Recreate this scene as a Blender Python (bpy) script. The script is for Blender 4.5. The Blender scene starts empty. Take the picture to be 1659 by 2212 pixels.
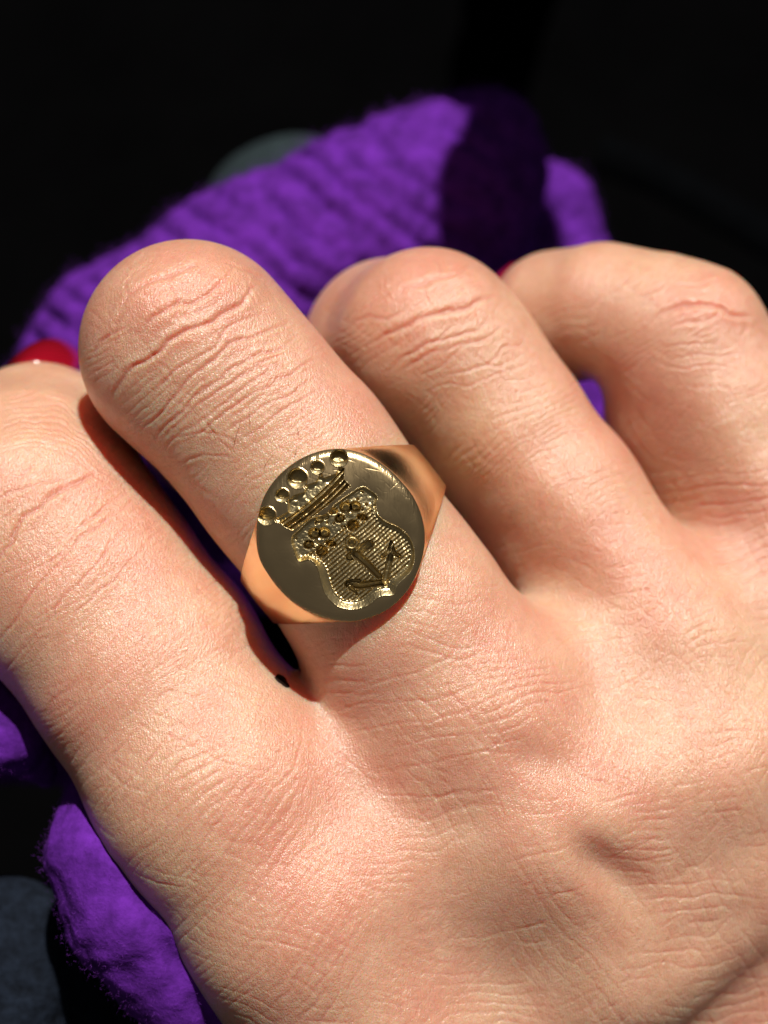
import bpy, math, time
import numpy as np
T0 = time.time()
rng = np.random.default_rng(7)
scene = bpy.context.scene
C = scene.collection

# ------------------------------------------------------------------ camera, world, sun, exposure
# Units: metres in the scene; all modelling below is done in millimetres and scaled by MM.
MM = 0.001
D = 120.0                 # camera height above the ring face, mm
FW = 60.05                # width of the field at the ring face, mm
VW, VH = 1659.0, 2212.0   # design drawing units across / down the field
K = FW / VW               # mm per drawing unit at the ring face

cam_d = bpy.data.cameras.new('camera')
cam = bpy.data.objects.new('camera', cam_d); C.objects.link(cam)
cam.location = (0, 0, D * MM)
cam_d.sensor_fit = 'HORIZONTAL'; cam_d.sensor_width = 36.0
cam_d.lens = 36.0 * D / FW
cam_d.clip_start = 0.005; cam_d.clip_end = 20.0
cam_d.dof.use_dof = True
cam_d.dof.focus_distance = (D + 1.5) * MM
cam_d.dof.aperture_fstop = 25.0
scene.camera = cam

world = bpy.data.worlds.new('World'); scene.world = world; world.use_nodes = True
bg = world.node_tree.nodes['Background']
bg.inputs['Color'].default_value = (1.0, 0.95, 0.90, 1); bg.inputs['Strength'].default_value = 0.066

L = np.array([0.14, 0.72, 0.68]); L /= np.linalg.norm(L)     # towards the sun
sun_d = bpy.data.lights.new('sun', 'SUN'); sun_d.energy = 5.0; sun_d.angle = math.radians(1.2)
sun_d.color = (1.0, 0.94, 0.86)
sun = bpy.data.objects.new('sun', sun_d); C.objects.link(sun)
from mathutils import Vector, Matrix
sun.rotation_euler = Vector(L.tolist()).to_track_quat('Z', 'Y').to_euler()
sun.location = (L * 0.6).tolist()

vs = scene.view_settings
vs.view_transform = 'Standard'; vs.look = 'None'; vs.exposure = 0.1; vs.gamma = 1.0
scene.cycles.use_denoising = True
scene.cycles.denoiser = 'OPENIMAGEDENOISE'
scene.cycles.denoising_input_passes = 'RGB_ALBEDO_NORMAL'
scene.cycles.denoising_prefilter = 'ACCURATE'
scene.cycles.max_bounces = 8
scene.cycles.sample_clamp_indirect = 4.0

# ------------------------------------------------------------------ helpers
def P(vx, vy, z=0.0):
    s = (D - z) / D
    return np.array([(vx - VW/2) * K * s, (VH/2 - vy) * K * s, z])
def RP(r, z):
    return r * K * (D - z) / D
def toV(p):
    s = D / (D - p[:, 2])
    return p[:, 0] * s / K + VW/2, VH/2 - p[:, 1] * s / K

def tag(o, label=None, cat=None, group=None, kind=None):
    if label: o['label'] = label
    if cat: o['category'] = cat
    if group: o['group'] = group
    if kind: o['kind'] = kind
    return o
def empty(name, loc=(0, 0, 0)):
    o = bpy.data.objects.new(name, None); C.objects.link(o); o.location = loc
    o.empty_display_size = 0.005
    return o
def mesh_obj(name, V, F, mat, parent=None, smooth=True, attrs=None, tri=None):
    """V in mm (n,3); F (m,3|4) int array -> ONE mesh object"""
    V = np.ascontiguousarray(np.asarray(V, dtype=np.float32) * MM); F = np.ascontiguousarray(np.asarray(F, dtype=np.int32))
    me = bpy.data.meshes.new(name)
    me.vertices.add(len(V)); me.vertices.foreach_set('co', V.ravel())
    tri = np.zeros((0, 3), np.int32) if tri is None else np.asarray(tri, np.int32)
    n, c = F.shape; nt_ = len(tri)
    me.loops.add(n * c + nt_ * 3); me.loops.foreach_set('vertex_index', np.concatenate([F.ravel(), tri.ravel()]))
    me.polygons.add(n + nt_)
    me.polygons.foreach_set('loop_start', np.concatenate([np.arange(0, n * c, c), n * c + np.arange(0, nt_ * 3, 3)]).astype(np.int32))
    me.polygons.foreach_set('use_smooth', np.full(n + nt_, smooth, dtype=bool))
    me.update(calc_edges=True); me.validate()
    for k_, a in (attrs or {}).items():
        at = me.attributes.new(k_, 'FLOAT', 'POINT'); at.data.foreach_set('value', np.ascontiguousarray(a, dtype=np.float32))
    o = bpy.data.objects.new(name, me); C.objects.link(o)
    if mat: me.materials.append(mat)
    if parent is not None:
        o.parent = parent
        o.location = [-v for v in parent_loc(parent)]
    return o
def parent_loc(p):
    l = np.zeros(3); q = p
    while q is not None:
        l += np.array(q.location); q = q.parent
    return l
from concurrent.futures import ThreadPoolExecutor
POOL = ThreadPoolExecutor(4)
def par(fn, p, step=60000):
    if len(p) <= step: return fn(p)
    return np.concatenate(list(POOL.map(fn, [p[i:i+step] for i in range(0, len(p), step)])))
def smin(a, b, k):
    h = np.clip(0.5 + 0.5 * (b - a) / k, 0, 1)
    return b + (a - b) * h - k * h * (1 - h)
def smax(a, b, k): return -smin(-a, -b, k)
def rcone(p, a, b, ra, rb):
    ab = b - a; h = np.clip(((p - a) @ ab) / (ab @ ab), 0, 1).astype(np.float32)
    q = p - a - h[:, None] * ab
    return np.sqrt((q * q).sum(1)) - (ra + (rb - ra) * h)
def chain(p, pts, k=1.2):
    d = None
    for (a, ra), (b, rb) in zip(pts[:-1], pts[1:]):
        e = rcone(p, a.astype(np.float32), b.astype(np.float32), ra, rb)
        d = e if d is None else smin(d, e, k)
    return d
def ellip(p, c, r):
    q = (p - c) / np.array(r, np.float32); l = np.sqrt((q * q).sum(1))
    return (l - 1) * min(r)
def surface_nets(fn, lo, hi, h):
    n = [int(math.ceil((hi[i] - lo[i]) / h)) + 1 for i in range(3)]
    ax = [(lo[i] + h * np.arange(n[i])).astype(np.float32) for i in range(3)]
    f = np.empty(n, np.float32)
    for i in range(0, n[0], 24):
        g = np.stack(np.meshgrid(ax[0][i:i+24], ax[1], ax[2], indexing='ij'), -1)
        f[i:i+24] = par(fn, g.reshape(-1, 3)).reshape(g.shape[:3])
    s = f < 0
    cnt = np.zeros([m - 1 for m in n], np.int8)
    for a in (0, 1):
        for b in (0, 1):
            for c in (0, 1):
                cnt += s[a:n[0]-1+a, b:n[1]-1+b, c:n[2]-1+c]
    act = (cnt > 0) & (cnt < 8)
    idx = -np.ones(act.shape, np.int64); I = np.argwhere(act); idx[act] = np.arange(len(I))
    acc = np.zeros((len(I), 3)); num = np.zeros(len(I))
    cor = [(a, b, c) for a in (0, 1) for b in (0, 1) for c in (0, 1)]
    for p in cor:
        for q in cor:
            if q > p and sum(abs(x - y) for x, y in zip(p, q)) == 1:
                fa = f[I[:, 0]+p[0], I[:, 1]+p[1], I[:, 2]+p[2]]; fb = f[I[:, 0]+q[0], I[:, 1]+q[1], I[:, 2]+q[2]]
                m = (fa < 0) != (fb < 0)
                t = np.where(m, fa / np.where(m, fa - fb, 1), 0)
                pt = np.array(p) + t[:, None] * (np.array(q) - np.array(p))
                acc[m] += pt[m]; num[m] += 1
    V = np.array(lo) + h * (I + acc / num[:, None])
    Fs = []
    for axx in range(3):
        sl0 = [slice(None)] * 3; sl1 = [slice(None)] * 3
        sl0[axx] = slice(0, -1); sl1[axx] = slice(1, None)
        e = s[tuple(sl0)] != s[tuple(sl1)]
        E = np.argwhere(e); o1, o2 = [(1, 2), (2, 0), (0, 1)][axx]
        ok = (E[:, o1] > 0) & (E[:, o2] > 0) & (E[:, o1] < n[o1]-1) & (E[:, o2] < n[o2]-1)
        E = E[ok]
        def cell(d1, d2):
            e2 = E.copy(); e2[:, o1] += d1; e2[:, o2] += d2
            return idx[e2[:, 0], e2[:, 1], e2[:, 2]]
        q = np.stack([cell(-1, -1), cell(0, -1), cell(0, 0), cell(-1, 0)], 1)
        fl = ~s[E[:, 0], E[:, 1], E[:, 2]]
        q[fl] = q[fl][:, ::-1]
        Fs.append(q)
    F = np.concatenate(Fs); F = F[(F >= 0).all(1)]
    return V, F
def grad(fn, V, e=0.04):
    def gr(v):
        g = np.empty_like(v); f0 = fn(v)
        for i in range(3):
            d = np.zeros(3, np.float32); d[i] = e
            g[:, i] = fn(v + d) - f0
        return np.concatenate([g / np.maximum(np.linalg.norm(g, axis=1, keepdims=True), 1e-9), f0[:, None]], 1)
    r = par(gr, np.asarray(V, np.float32)); grad.f0 = r[:, 3]
    return r[:, :3]
def project(fn, V, it=2):
    for _ in range(it):
        g_ = grad(fn, V); V = V - grad.f0[:, None] * g_
    return V
def subdivided(V, F, levels):
    me = bpy.data.meshes.new('tmp'); me.from_pydata(V.tolist(), [], F.tolist()); me.update()
    o = bpy.data.objects.new('tmp', me); C.objects.link(o)
    md = o.modifiers.new('s', 'SUBSURF'); md.levels = levels; md.render_levels = levels
    dg = bpy.context.evaluated_depsgraph_get(); m2 = bpy.data.meshes.new_from_object(o.evaluated_get(dg))
    nv = len(m2.vertices); v = np.empty(nv * 3, np.float32); m2.vertices.foreach_get('co', v)
    l = np.empty(len(m2.loops), np.int32); m2.loops.foreach_get('vertex_index', l)
    bpy.data.objects.remove(o); bpy.data.meshes.remove(me); bpy.data.meshes.remove(m2)
    return v.reshape(-1, 3), l.reshape(-1, 4)
def refine(V, F, flag, n):
    """split the flagged quads n x n; their plain neighbours become fans, so the surface stays closed"""
    V = np.asarray(V, float); ed = np.sort(np.stack([F, np.roll(F, -1, 1)], -1).reshape(-1, 2), 1)
    ue, inv = np.unique(ed, axis=0, return_inverse=True); inv = inv.reshape(-1, 4)
    se = np.zeros(len(ue), bool); se[inv[flag].ravel()] = True
    eb = -np.ones(len(ue), np.int64); eb[se] = len(V) + np.arange(se.sum()) * (n - 1)
    t = np.arange(1, n) / n
    EV = (V[ue[se, 0]][:, None] * (1 - t)[None, :, None] + V[ue[se, 1]][:, None] * t[None, :, None]).reshape(-1, 3)
    nb = len(V) + len(EV); ff = F[flag]; fi = inv[flag]
    G = np.empty((len(ff), n + 1, n + 1), np.int64)
    for c, (i, j) in enumerate(((0, 0), (n, 0), (n, n), (0, n))): G[:, i, j] = ff[:, c]
    def edge(k_):
        a = ff[:, k_]; e = fi[:, k_]; fw = ue[e, 0] == a; k2 = np.arange(n - 1)
        return eb[e][:, None] + np.where(fw[:, None], k2[None], (n - 2 - k2)[None])
    G[:, 1:n, 0] = edge(0); G[:, n, 1:n] = edge(1); G[:, 1:n, n] = edge(2)[:, ::-1]; G[:, 0, 1:n] = edge(3)[:, ::-1]
    m = (n - 1) ** 2; G[:, 1:n, 1:n] = nb + (np.arange(len(ff))[:, None] * m + np.arange(m)[None]).reshape(-1, n - 1, n - 1)
    a, b = np.meshgrid(t, t, indexing='ij'); w = np.stack([(1-a)*(1-b), a*(1-b), a*b, (1-a)*b], -1).reshape(-1, 4)
    IV = np.einsum('mk,fkc->fmc', w, V[ff]).reshape(-1, 3)
    Q = np.stack([G[:, :-1, :-1], G[:, 1:, :-1], G[:, 1:, 1:], G[:, :-1, 1:]], -1).reshape(-1, 4)
    VV = [V, EV, IV]; nxt = nb + len(IV); rest = ~flag; touch = rest & se[inv].any(1); ctr = []; T = []
    for f_ in np.where(touch)[0]:
        loop = []
        for c in range(4):
            loop.append(F[f_, c]); e = inv[f_, c]
            if se[e]: r = eb[e] + np.arange(n - 1); loop += list(r if ue[e, 0] == F[f_, c] else r[::-1])
        ctr.append(V[F[f_]].mean(0))
        T += [[x, y, nxt] for x, y in zip(loop, loop[1:] + loop[:1])]; nxt += 1
    if ctr: VV.append(np.array(ctr))
    return np.concatenate(VV), np.concatenate([Q, F[rest & ~touch]]), np.array(T, np.int64).reshape(-1, 3)
# 2D value noise / cells (drawing units)
def vnoise(x, y, sc, seed):
    r = np.random.default_rng(seed); n = 256; g = r.random((n, n)).astype(np.float32) * 2 - 1
    u = np.asarray(x) / sc; v = np.asarray(y) / sc
    i = np.floor(u).astype(int); j = np.floor(v).astype(int); a = u - i; b = v - j
    a = a * a * (3 - 2 * a); b = b * b * (3 - 2 * b)
    i0 = i % n; i1 = (i + 1) % n; j0 = j % n; j1 = (j + 1) % n
    return (g[i0, j0] * (1-a) + g[i1, j0] * a) * (1-b) + (g[i0, j1] * (1-a) + g[i1, j1] * a) * b
def worley(u, v, seed):
    r = np.random.default_rng(seed); n = 128; jx = r.random((n, n)).astype(np.float32); jy = r.random((n, n)).astype(np.float32)
    i = np.floor(u).astype(np.int32); j = np.floor(v).astype(np.int32)
    f1 = np.full(u.shape, 9., np.float32); f2 = f1.copy()
    for a in (-1, 0, 1):
        for b in (-1, 0, 1):
            ii = i + a; jj = j + b
            d = (ii + jx[ii % n, jj % n] - u) ** 2 + (jj + jy[ii % n, jj % n] - v) ** 2
            m = d < f1; f2 = np.where(m, f1, np.minimum(f2, d)); f1 = np.where(m, d, f1)
    return np.sqrt(f1), np.sqrt(f2)
def polydist(X, Y, pts):
    d = np.full(X.shape, 1e9, np.float32); tt = np.zeros(X.shape, np.float32)
    pts = np.array(pts, float); sl = np.hypot(*(pts[1:] - pts[:-1]).T); cum = np.concatenate([[0], np.cumsum(sl)])
    for k_ in range(len(pts) - 1):
        a, b = pts[k_], pts[k_+1]; ab = b - a
        h = np.clip(((X - a[0]) * ab[0] + (Y - a[1]) * ab[1]) / max(ab @ ab, 1e-9), 0, 1)
        e = np.hypot(X - a[0] - h * ab[0], Y - a[1] - h * ab[1])
        m = e < d; d[m] = e[m]; tt[m] = ((cum[k_] + h * sl[k_]) / cum[-1])[m]
    return d, tt
def inpoly(X, Y, pts):
    r = np.zeros(X.shape, bool); n = len(pts)
    for i in range(n):
        (x0, y0), (x1, y1) = pts[i], pts[(i+1) % n]
        c = ((y0 > Y) != (y1 > Y)) & (X < (x1 - x0) * (Y - y0) / ((y1 - y0) if y1 != y0 else 1e-9) + x0)
        r ^= c
    return r
def sst(a, b, x):
    t = np.clip((x - a) / (b - a), 0, 1); return t * t * (3 - 2 * t)

# ------------------------------------------------------------------ materials
def mat(name):
    m = bpy.data.materials.new(name); m.use_nodes = True
    return m, m.node_tree, m.node_tree.nodes['Principled BSDF']
def node(nt, t, **kw):
    n = nt.nodes.new(t)
    for k_, v in kw.items():
        if k_ in n.inputs.keys() if isinstance(k_, str) else False: n.inputs[k_].default_value = v
        else: setattr(n, k_, v)
    return n
def ramp(nt, src, stops):
    r = nt.nodes.new('ShaderNodeValToRGB'); nt.links.new(src, r.inputs[0])
    el = r.color_ramp.elements
    while len(el) < len(stops): el.new(0.5)
    for e, (p, c) in zip(el, stops):
        e.position = p; e.color = c if len(c) == 4 else (*c, 1)
    return r
def skin_material():
    m, nt, b = mat('skin'); lk = nt.links.new
    tc = node(nt, 'ShaderNodeTexCoord')
    def noise(sc, det=3., ro=0.6, vec=None):
        n = node(nt, 'ShaderNodeTexNoise', Scale=sc, Detail=det, Roughness=ro); lk(vec or tc.outputs['Object'], n.inputs['Vector']); return n
    def mix(a, b_, fac=None, mode='MIX', f=1.0):
        x = node(nt, 'ShaderNodeMix', data_type='RGBA', blend_type=mode); x.inputs[0].default_value = f
        if fac is not None: lk(fac, x.inputs[0])
        for k_, v in ((6, a), (7, b_)):
            if isinstance(v, tuple): x.inputs[k_].default_value = (*v, 1)
            else: lk(v, x.inputs[k_])
        return x.outputs[2]
    big = ramp(nt, noise(75., 4.).outputs['Fac'], [(0.30, (0.71, 0.36, 0.26)), (0.5, (0.73, 0.445, 0.31)), (0.70, (0.73, 0.485, 0.325))])
    mid = ramp(nt, noise(330., 3.).outputs['Fac'], [(0.3, (0.93, 0.82, 0.79)), (0.7, (1.0, 1.0, 1.0))])
    fin = ramp(nt, noise(1500., 2.).outputs['Fac'], [(0.3, (0.92, 0.88, 0.86)), (0.65, (1.0, 1.0, 1.0))])
    c = mix(mix(big.outputs[0], mid.outputs[0], mode='MULTIPLY'), fin.outputs[0], mode='MULTIPLY')
    at = node(nt, 'ShaderNodeAttribute', attribute_name='flush')
    c = mix(c, (0.60, 0.25, 0.17), fac=at.outputs['Fac'])
    lk(c, b.inputs['Base Color'])
    b.inputs['Subsurface Weight'].default_value = 0.8
    b.inputs['Subsurface Radius'].default_value = (1.0, 0.17, 0.075)
    b.inputs['Subsurface Scale'].default_value = 0.0055
    b.inputs['Roughness'].default_value = 0.28
    b.inputs['Specular IOR Level'].default_value = 0.95
    # micro relief: fine ridges lying along the fingers plus grain
    mp = node(nt, 'ShaderNodeMapping'); mp.inputs['Rotation'].default_value = (0, 0, math.radians(38)); mp.inputs['Scale'].default_value = (7500., 2300., 4500.)
    lk(tc.outputs['Object'], mp.inputs['Vector'])
    n3 = noise(1., 2., 0.6, mp.outputs[0]); n4 = noise(6500., 2., 0.6)
    ad = node(nt, 'ShaderNodeMath', operation='MULTIPLY_ADD'); lk(n3.outputs['Fac'], ad.inputs[0]); ad.inputs[1].default_value = 1.3; lk(n4.outputs['Fac'], ad.inputs[2])
    bp = node(nt, 'ShaderNodeBump'); bp.inputs['Strength'].default_value = 1.0; bp.inputs['Distance'].default_value = 0.00008
    lk(ad.outputs[0], bp.inputs['Height']); lk(bp.outputs[0], b.inputs['Normal'])
    return m
def metal_material(name, col, rough, scratch):
    m, nt, b = mat(name); lk = nt.links.new
    b.inputs['Base Color'].default_value = (*col, 1); b.inputs['Metallic'].default_value = 1; b.inputs['Roughness'].default_value = rough
    tc = node(nt, 'ShaderNodeTexCoord')
    hs = []
    for ang, sc in ((0.3, 1500.), (1.45, 1500.), (0.75, 1100.)):
        mp = node(nt, 'ShaderNodeMapping'); mp.inputs['Rotation'].default_value = (0, 0, ang); mp.inputs['Scale'].default_value = (sc * 6, sc * 0.35, sc)
        lk(tc.outputs['Object'], mp.inputs['Vector'])
        n = node(nt, 'ShaderNodeTexNoise', Scale=1., Detail=3., Roughness=0.6); lk(mp.outputs[0], n.inputs['Vector'])
        r = ramp(nt, n.outputs['Fac'], [(0.56, (0, 0, 0)), (0.74, (1, 1, 1))]); hs.append(r.outputs[0])
    a1 = node(nt, 'ShaderNodeMath', operation='ADD'); lk(hs[0], a1.inputs[0]); lk(hs[1], a1.inputs[1])
    a2 = node(nt, 'ShaderNodeMath', operation='ADD'); lk(a1.outputs[0], a2.inputs[0]); lk(hs[2], a2.inputs[1])
    bp = node(nt, 'ShaderNodeBump'); bp.inputs['Strength'].default_value = scratch; bp.inputs['Distance'].default_value = 0.00003
    lk(a2.outputs[0], bp.inputs['Height']); lk(bp.outputs[0], b.inputs['Normal'])
    nb = node(nt, 'ShaderNodeTexNoise', Scale=260., Detail=4.); lk(tc.outputs['Object'], nb.inputs['Vector'])
    mr = node(nt, 'ShaderNodeMapRange'); lk(nb.outputs['Fac'], mr.inputs[0]); mr.inputs[3].default_value = rough * 0.6; mr.inputs[4].default_value = rough * 1.5
    lk(mr.outputs[0], b.inputs['Roughness'])
    return m
def simple_material(name, col, rough=0.5, spec=0.5, metallic=0.0, noise=None, coat=0.0):
    m, nt, b = mat(name); lk = nt.links.new
    b.inputs['Base Color'].default_value = (*col, 1); b.inputs['Roughness'].default_value = rough
    b.inputs['Specular IOR Level'].default_value = spec; b.inputs['Metallic'].default_value = metallic; b.inputs['Coat Weight'].default_value = coat
    if noise:
        sc, lo, hi, bump = noise
        tc = node(nt, 'ShaderNodeTexCoord'); n = node(nt, 'ShaderNodeTexNoise', Scale=sc, Detail=5., Roughness=0.65); lk(tc.outputs['Object'], n.inputs['Vector'])
        r = ramp(nt, n.outputs['Fac'], [(0.3, tuple(c * lo for c in col)), (0.7, tuple(c * hi for c in col))]); lk(r.outputs[0], b.inputs['Base Color'])
        bp = node(nt, 'ShaderNodeBump'); bp.inputs['Strength'].default_value = 0.6; bp.inputs['Distance'].default_value = bump
        lk(n.outputs['Fac'], bp.inputs['Height']); lk(bp.outputs[0], b.inputs['Normal'])
    return m
M_skin = skin_material()
M_face = metal_material('worn_gold', (0.82, 0.61, 0.33), 0.21, 0.26)
M_pit = metal_material('shaded_recess_gold', (0.50, 0.40, 0.21), 0.36, 0.04)  # base colour darkened to stand for the shade inside the engraved recesses
M_engr = metal_material('engraved_gold', (0.74, 0.60, 0.33), 0.28, 0.04)
M_band = metal_material('polished_gold', (0.88, 0.66, 0.37), 0.22, 0.10)
M_nail = simple_material('red_nail_polish', (0.27, 0.004, 0.014), 0.18, 0.5, coat=0.5)
M_mole = simple_material('mole', (0.018, 0.010, 0.008), 0.95, 0.03)
M_hair = simple_material('hair', (0.20, 0.10, 0.05), 0.5, 0.4)
M_wool = simple_material('purple_wool', (0.105, 0.016, 0.265), 0.9, 0.1, noise=(420., 0.45, 1.3, 0.0006))
M_fuzz = simple_material('purple_fibre', (0.15, 0.03, 0.31), 0.8, 0.15)
M_navy = simple_material('navy_cloth', (0.006, 0.009, 0.016), 0.9, 0.1, noise=(900., 0.4, 1.8, 0.0008))
M_slate = simple_material('slate_cloth', (0.019, 0.029, 0.033), 0.9, 0.1, noise=(500., 0.8, 1.2, 0.0004))
M_strap = simple_material('strap_cloth', (0.0016, 0.0018, 0.0022), 1.0, 0.0, noise=(300., 0.8, 1.2, 0.0003))
M_black = simple_material('black_blocker', (0.0016, 0.0016, 0.0018), 1.0, 0.0, noise=(60., 0.8, 1.2, 0.0003))  # matte black shared by the ground and the added shade blocker

# ------------------------------------------------------------------ setting: dark ground
s = 1500.
gx = np.linspace(-s, s, 13); GX, GY = np.meshgrid(gx, gx, indexing='ij')
GZ = -175 + 3 * np.sin(GX / 310.) * np.cos(GY / 270.)
n = 13; ii = np.arange(n*n).reshape(n, n)
gf = np.stack([ii[:-1, :-1], ii[1:, :-1], ii[1:, 1:], ii[:-1, 1:]], -1).reshape(-1, 4)
tag(mesh_obj('ground', np.stack([GX, GY, GZ], -1).reshape(-1, 3), gf, M_black), kind='structure')

# ------------------------------------------------------------------ hand
def pt(vx, vy, z, rpx): return (P(vx, vy, z), RP(rpx, z))
FA = [pt(470, 1690, -11, 256), pt(315, 1440, -13, 249), pt(180, 1265, -14, 248), pt(85, 1130, -15.5, 250), pt(70, 1045, -18.5, 218), pt(84, 978, -23, 184), pt(90, 962, -29, 172), pt(110, 990, -40, 160)]
FB = [pt(1010, 1530, -11.5, 226), pt(870, 1335, -10.9, 222), (P(795, 1228, -10.8), 8.45), (P(700, 1095, -10.6), 8.45), pt(625, 995, -10.6, 219), pt(510, 860, -10.3, 215), pt(410, 757, -10.3, 224), pt(400, 790, -22, 195), pt(470, 900, -40, 180)]
FC = [pt(1400, 1420, -18.5, 222), pt(1190, 1093, -20.5, 194), pt(1072, 927, -21, 188), pt(987, 803, -21, 186), pt(925, 738, -21, 190), pt(845, 745, -28, 176), pt(760, 830, -42, 165)]
FD = [pt(1720, 1260, -25, 230), pt(1600, 1040, -26, 222), pt(1525, 890, -26, 212), pt(1478, 745, -25, 172), pt(1400, 700, -26, 145), pt(1300, 668, -28, 133), pt(1200, 688, -32, 136), pt(1150, 720, -37, 120)]
PALM = [
    [pt(470, 1690, -11, 256), pt(655, 1945, -11.5, 274), pt(945, 2420, -17, 288)],
    [pt(1010, 1530, -11.5, 226), pt(1150, 1760, -12.5, 245), pt(1290, 2020, -17, 235), pt(1250, 2250, -26, 200)],
    [pt(1400, 1420, -18.5, 222), pt(1500, 1640, -16, 222), pt(1560, 1830, -18, 200), pt(1575, 1905, -22, 190)],
    [pt(1720, 1260, -25, 230), pt(1850, 1600, -23, 240), pt(1860, 1800, -29, 220), pt(1840, 1840, -31, 205)],
]
WRIST = [pt(1000, 2180, -31, 330), pt(1650, 1990, -35.5, 415)]
DENTS = []
def flank(a, b, r, side=0.80, up=0.60):
    """the flat side of a finger that is rolled a little about its length"""
    t = b - a; t = t / np.linalg.norm(t); lf_ = np.cross(t, [0, 0, 1.0]); lf_ /= np.linalg.norm(lf_)
    if lf_[0] > 0: lf_ = -lf_
    n = lf_ * side + np.cross(lf_, t) * up * (1 if np.cross(lf_, t)[2] > 0 else -1)
    return a.astype(np.float32), (n / np.linalg.norm(n)).astype(np.float32), np.float32(r)
FLC = flank(FC[2][0], FC[4][0], 0.90 * FC[2][1]); FLD = flank(FD[2][0], FD[3][0], 0.88 * FD[2][1])
def hand_sdf(p):
    a = chain(p, FA, 2.0); b = chain(p, FB, 2.0)
    c = smin(smax(chain(p, FC[:5], 2.0), (p - FLC[0]) @ FLC[1] - FLC[2], 2.5), chain(p, FC[4:], 2.0), 2.0)
    d = smin(smax(chain(p, FD[:4], 2.0), (p - FLD[0]) @ FLD[1] - FLD[2], 2.5), chain(p, FD[3:], 2.0), 2.0)
    ac = 0.57 * (VW/2 + p[:, 0] / (K * 1.09)) + 0.82 * (VH/2 - p[:, 1] / (K * 1.09))
    f = smin(smin(smin(a, b, 0.8 + 4.5 * sst(1600, 1760, ac)), c, 0.8 + 4.5 * sst(1440, 1660, ac)), d, 0.8 + 4.0 * sst(1780, 1900, ac))
    pm = None
    for ch in PALM:
        e = chain(p, ch, 2.0); pm = e if pm is None else smin(pm, e, 9.0)
    pm = smin(pm, chain(p, WRIST, 2.0), 3.5)
    r = smin(f, pm, 3.0)
    for c_, r_, k_ in DENTS: r = smax(r, -ellip(p, c_, r_), k_)
    return r
lo = np.array([-42., -52., -56.]); hi = np.array([48., 26., 6.])
def hand_clip(p):
    d = hand_sdf(p)
    q = np.maximum.reduce([lo[0] + 1.5 - p[:, 0], p[:, 0] - hi[0] + 1.5, lo[1] + 1.5 - p[:, 1], p[:, 1] - hi[1] + 1.5, lo[2] + 1.5 - p[:, 2]])
    return np.maximum(d, q)
hV, hF = surface_nets(hand_clip, lo, hi, 0.6)
print('nets', len(hV), len(hF), time.time() - T0)
hn = grad(hand_clip, hV); hV = hV - grad.f0[:, None] * hn
fc = hV[hF].mean(1); fn_ = hn[hF].mean(1); fvx, fvy = toV(fc)
vdir = np.array([0, 0, D]) - fc; vdir /= np.linalg.norm(vdir, axis=1, keepdims=True)
flag = ((fn_ * vdir).sum(1) > -0.12) & (fvx > -40) & (fvx < 1700) & (fvy > 490) & (fvy < 2250) & (fc[:, 2] > -44)
hV, hF, hT = refine(hV, hF, flag, 5)
inside = (hV[:, 0] > lo[0] + 2.5) & (hV[:, 0] < hi[0] - 2.5) & (hV[:, 1] > lo[1] + 2.5) & (hV[:, 2] > lo[2] + 2.5)
nrm = np.zeros_like(hV); sel = np.where(inside)[0]
pv = hV[sel]
for _ in range(2):
    g = grad(hand_sdf, pv); pv = pv - grad.f0[:, None] * g * 0.9
hV[sel] = pv; nrm[sel] = g
print('hand', len(hV), time.time() - T0)

# relief of the skin (mm), pressed into the surface
vx, vy = toV(hV)
vd = np.array([0, 0, D]) - hV; vd /= np.linalg.norm(vd, axis=1, keepdims=True)
face_on = sst(0.05, 0.55, (nrm * vd).sum(1)) * inside
ix = np.where((face_on > 0) & (vx > -160) & (vx < 1740) & (vy > 490) & (vy < 2280))[0]
X = vx[ix].astype(np.float32); Y = vy[ix].astype(np.float32)
wx = vnoise(X, Y, 42, 1) * 6 + vnoise(X, Y, 14, 2) * 1.6; wy = vnoise(X, Y, 42, 3) * 6 + vnoise(X, Y, 14, 4) * 1.6
XW, YW = X + wx, Y + wy
H = np.zeros_like(X); RED = np.zeros_like(X)
WS, DS = 0.58, 0.50
def crease(pts, depth, width, red=0.35):
    pts = np.array(pts, float); m = 40; depth *= DS; width *= WS
    sl = np.where((X > pts[:, 0].min() - m) & (X < pts[:, 0].max() + m) & (Y > pts[:, 1].min() - m) & (Y < pts[:, 1].max() + m))[0]
    if len(sl) == 0: return
    d, t = polydist(XW[sl], YW[sl], pts)
    tap = np.clip(np.minimum(t, 1 - t) * 5, 0.0, 1) ** 0.7
    mod = 0.75 + 0.35 * vnoise(X[sl], Y[sl], 30, 11)
    H[sl] += tap * mod * depth * (-np.exp(-(d / width) ** 2) + 0.55 * np.exp(-((d - 2.3 * width) / (1.9 * width)) ** 2))
    RED[sl] = np.maximum(RED[sl], min(1.0, red * (0.6 + depth * 6)) * tap * np.exp(-(d / (1.35 * width)) ** 2))
def frame(ox, oy, k_):
    return lambda L_: [(ox + k_ * a, oy + k_ * b) for a, b in L_]
fB = frame(164.6, 493.8, .3638); fC = frame(603.5, 493.8, .3638); fD = frame(1042.3, 493.8, .3717); fA = frame(0, 658.3, .4217)
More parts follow.
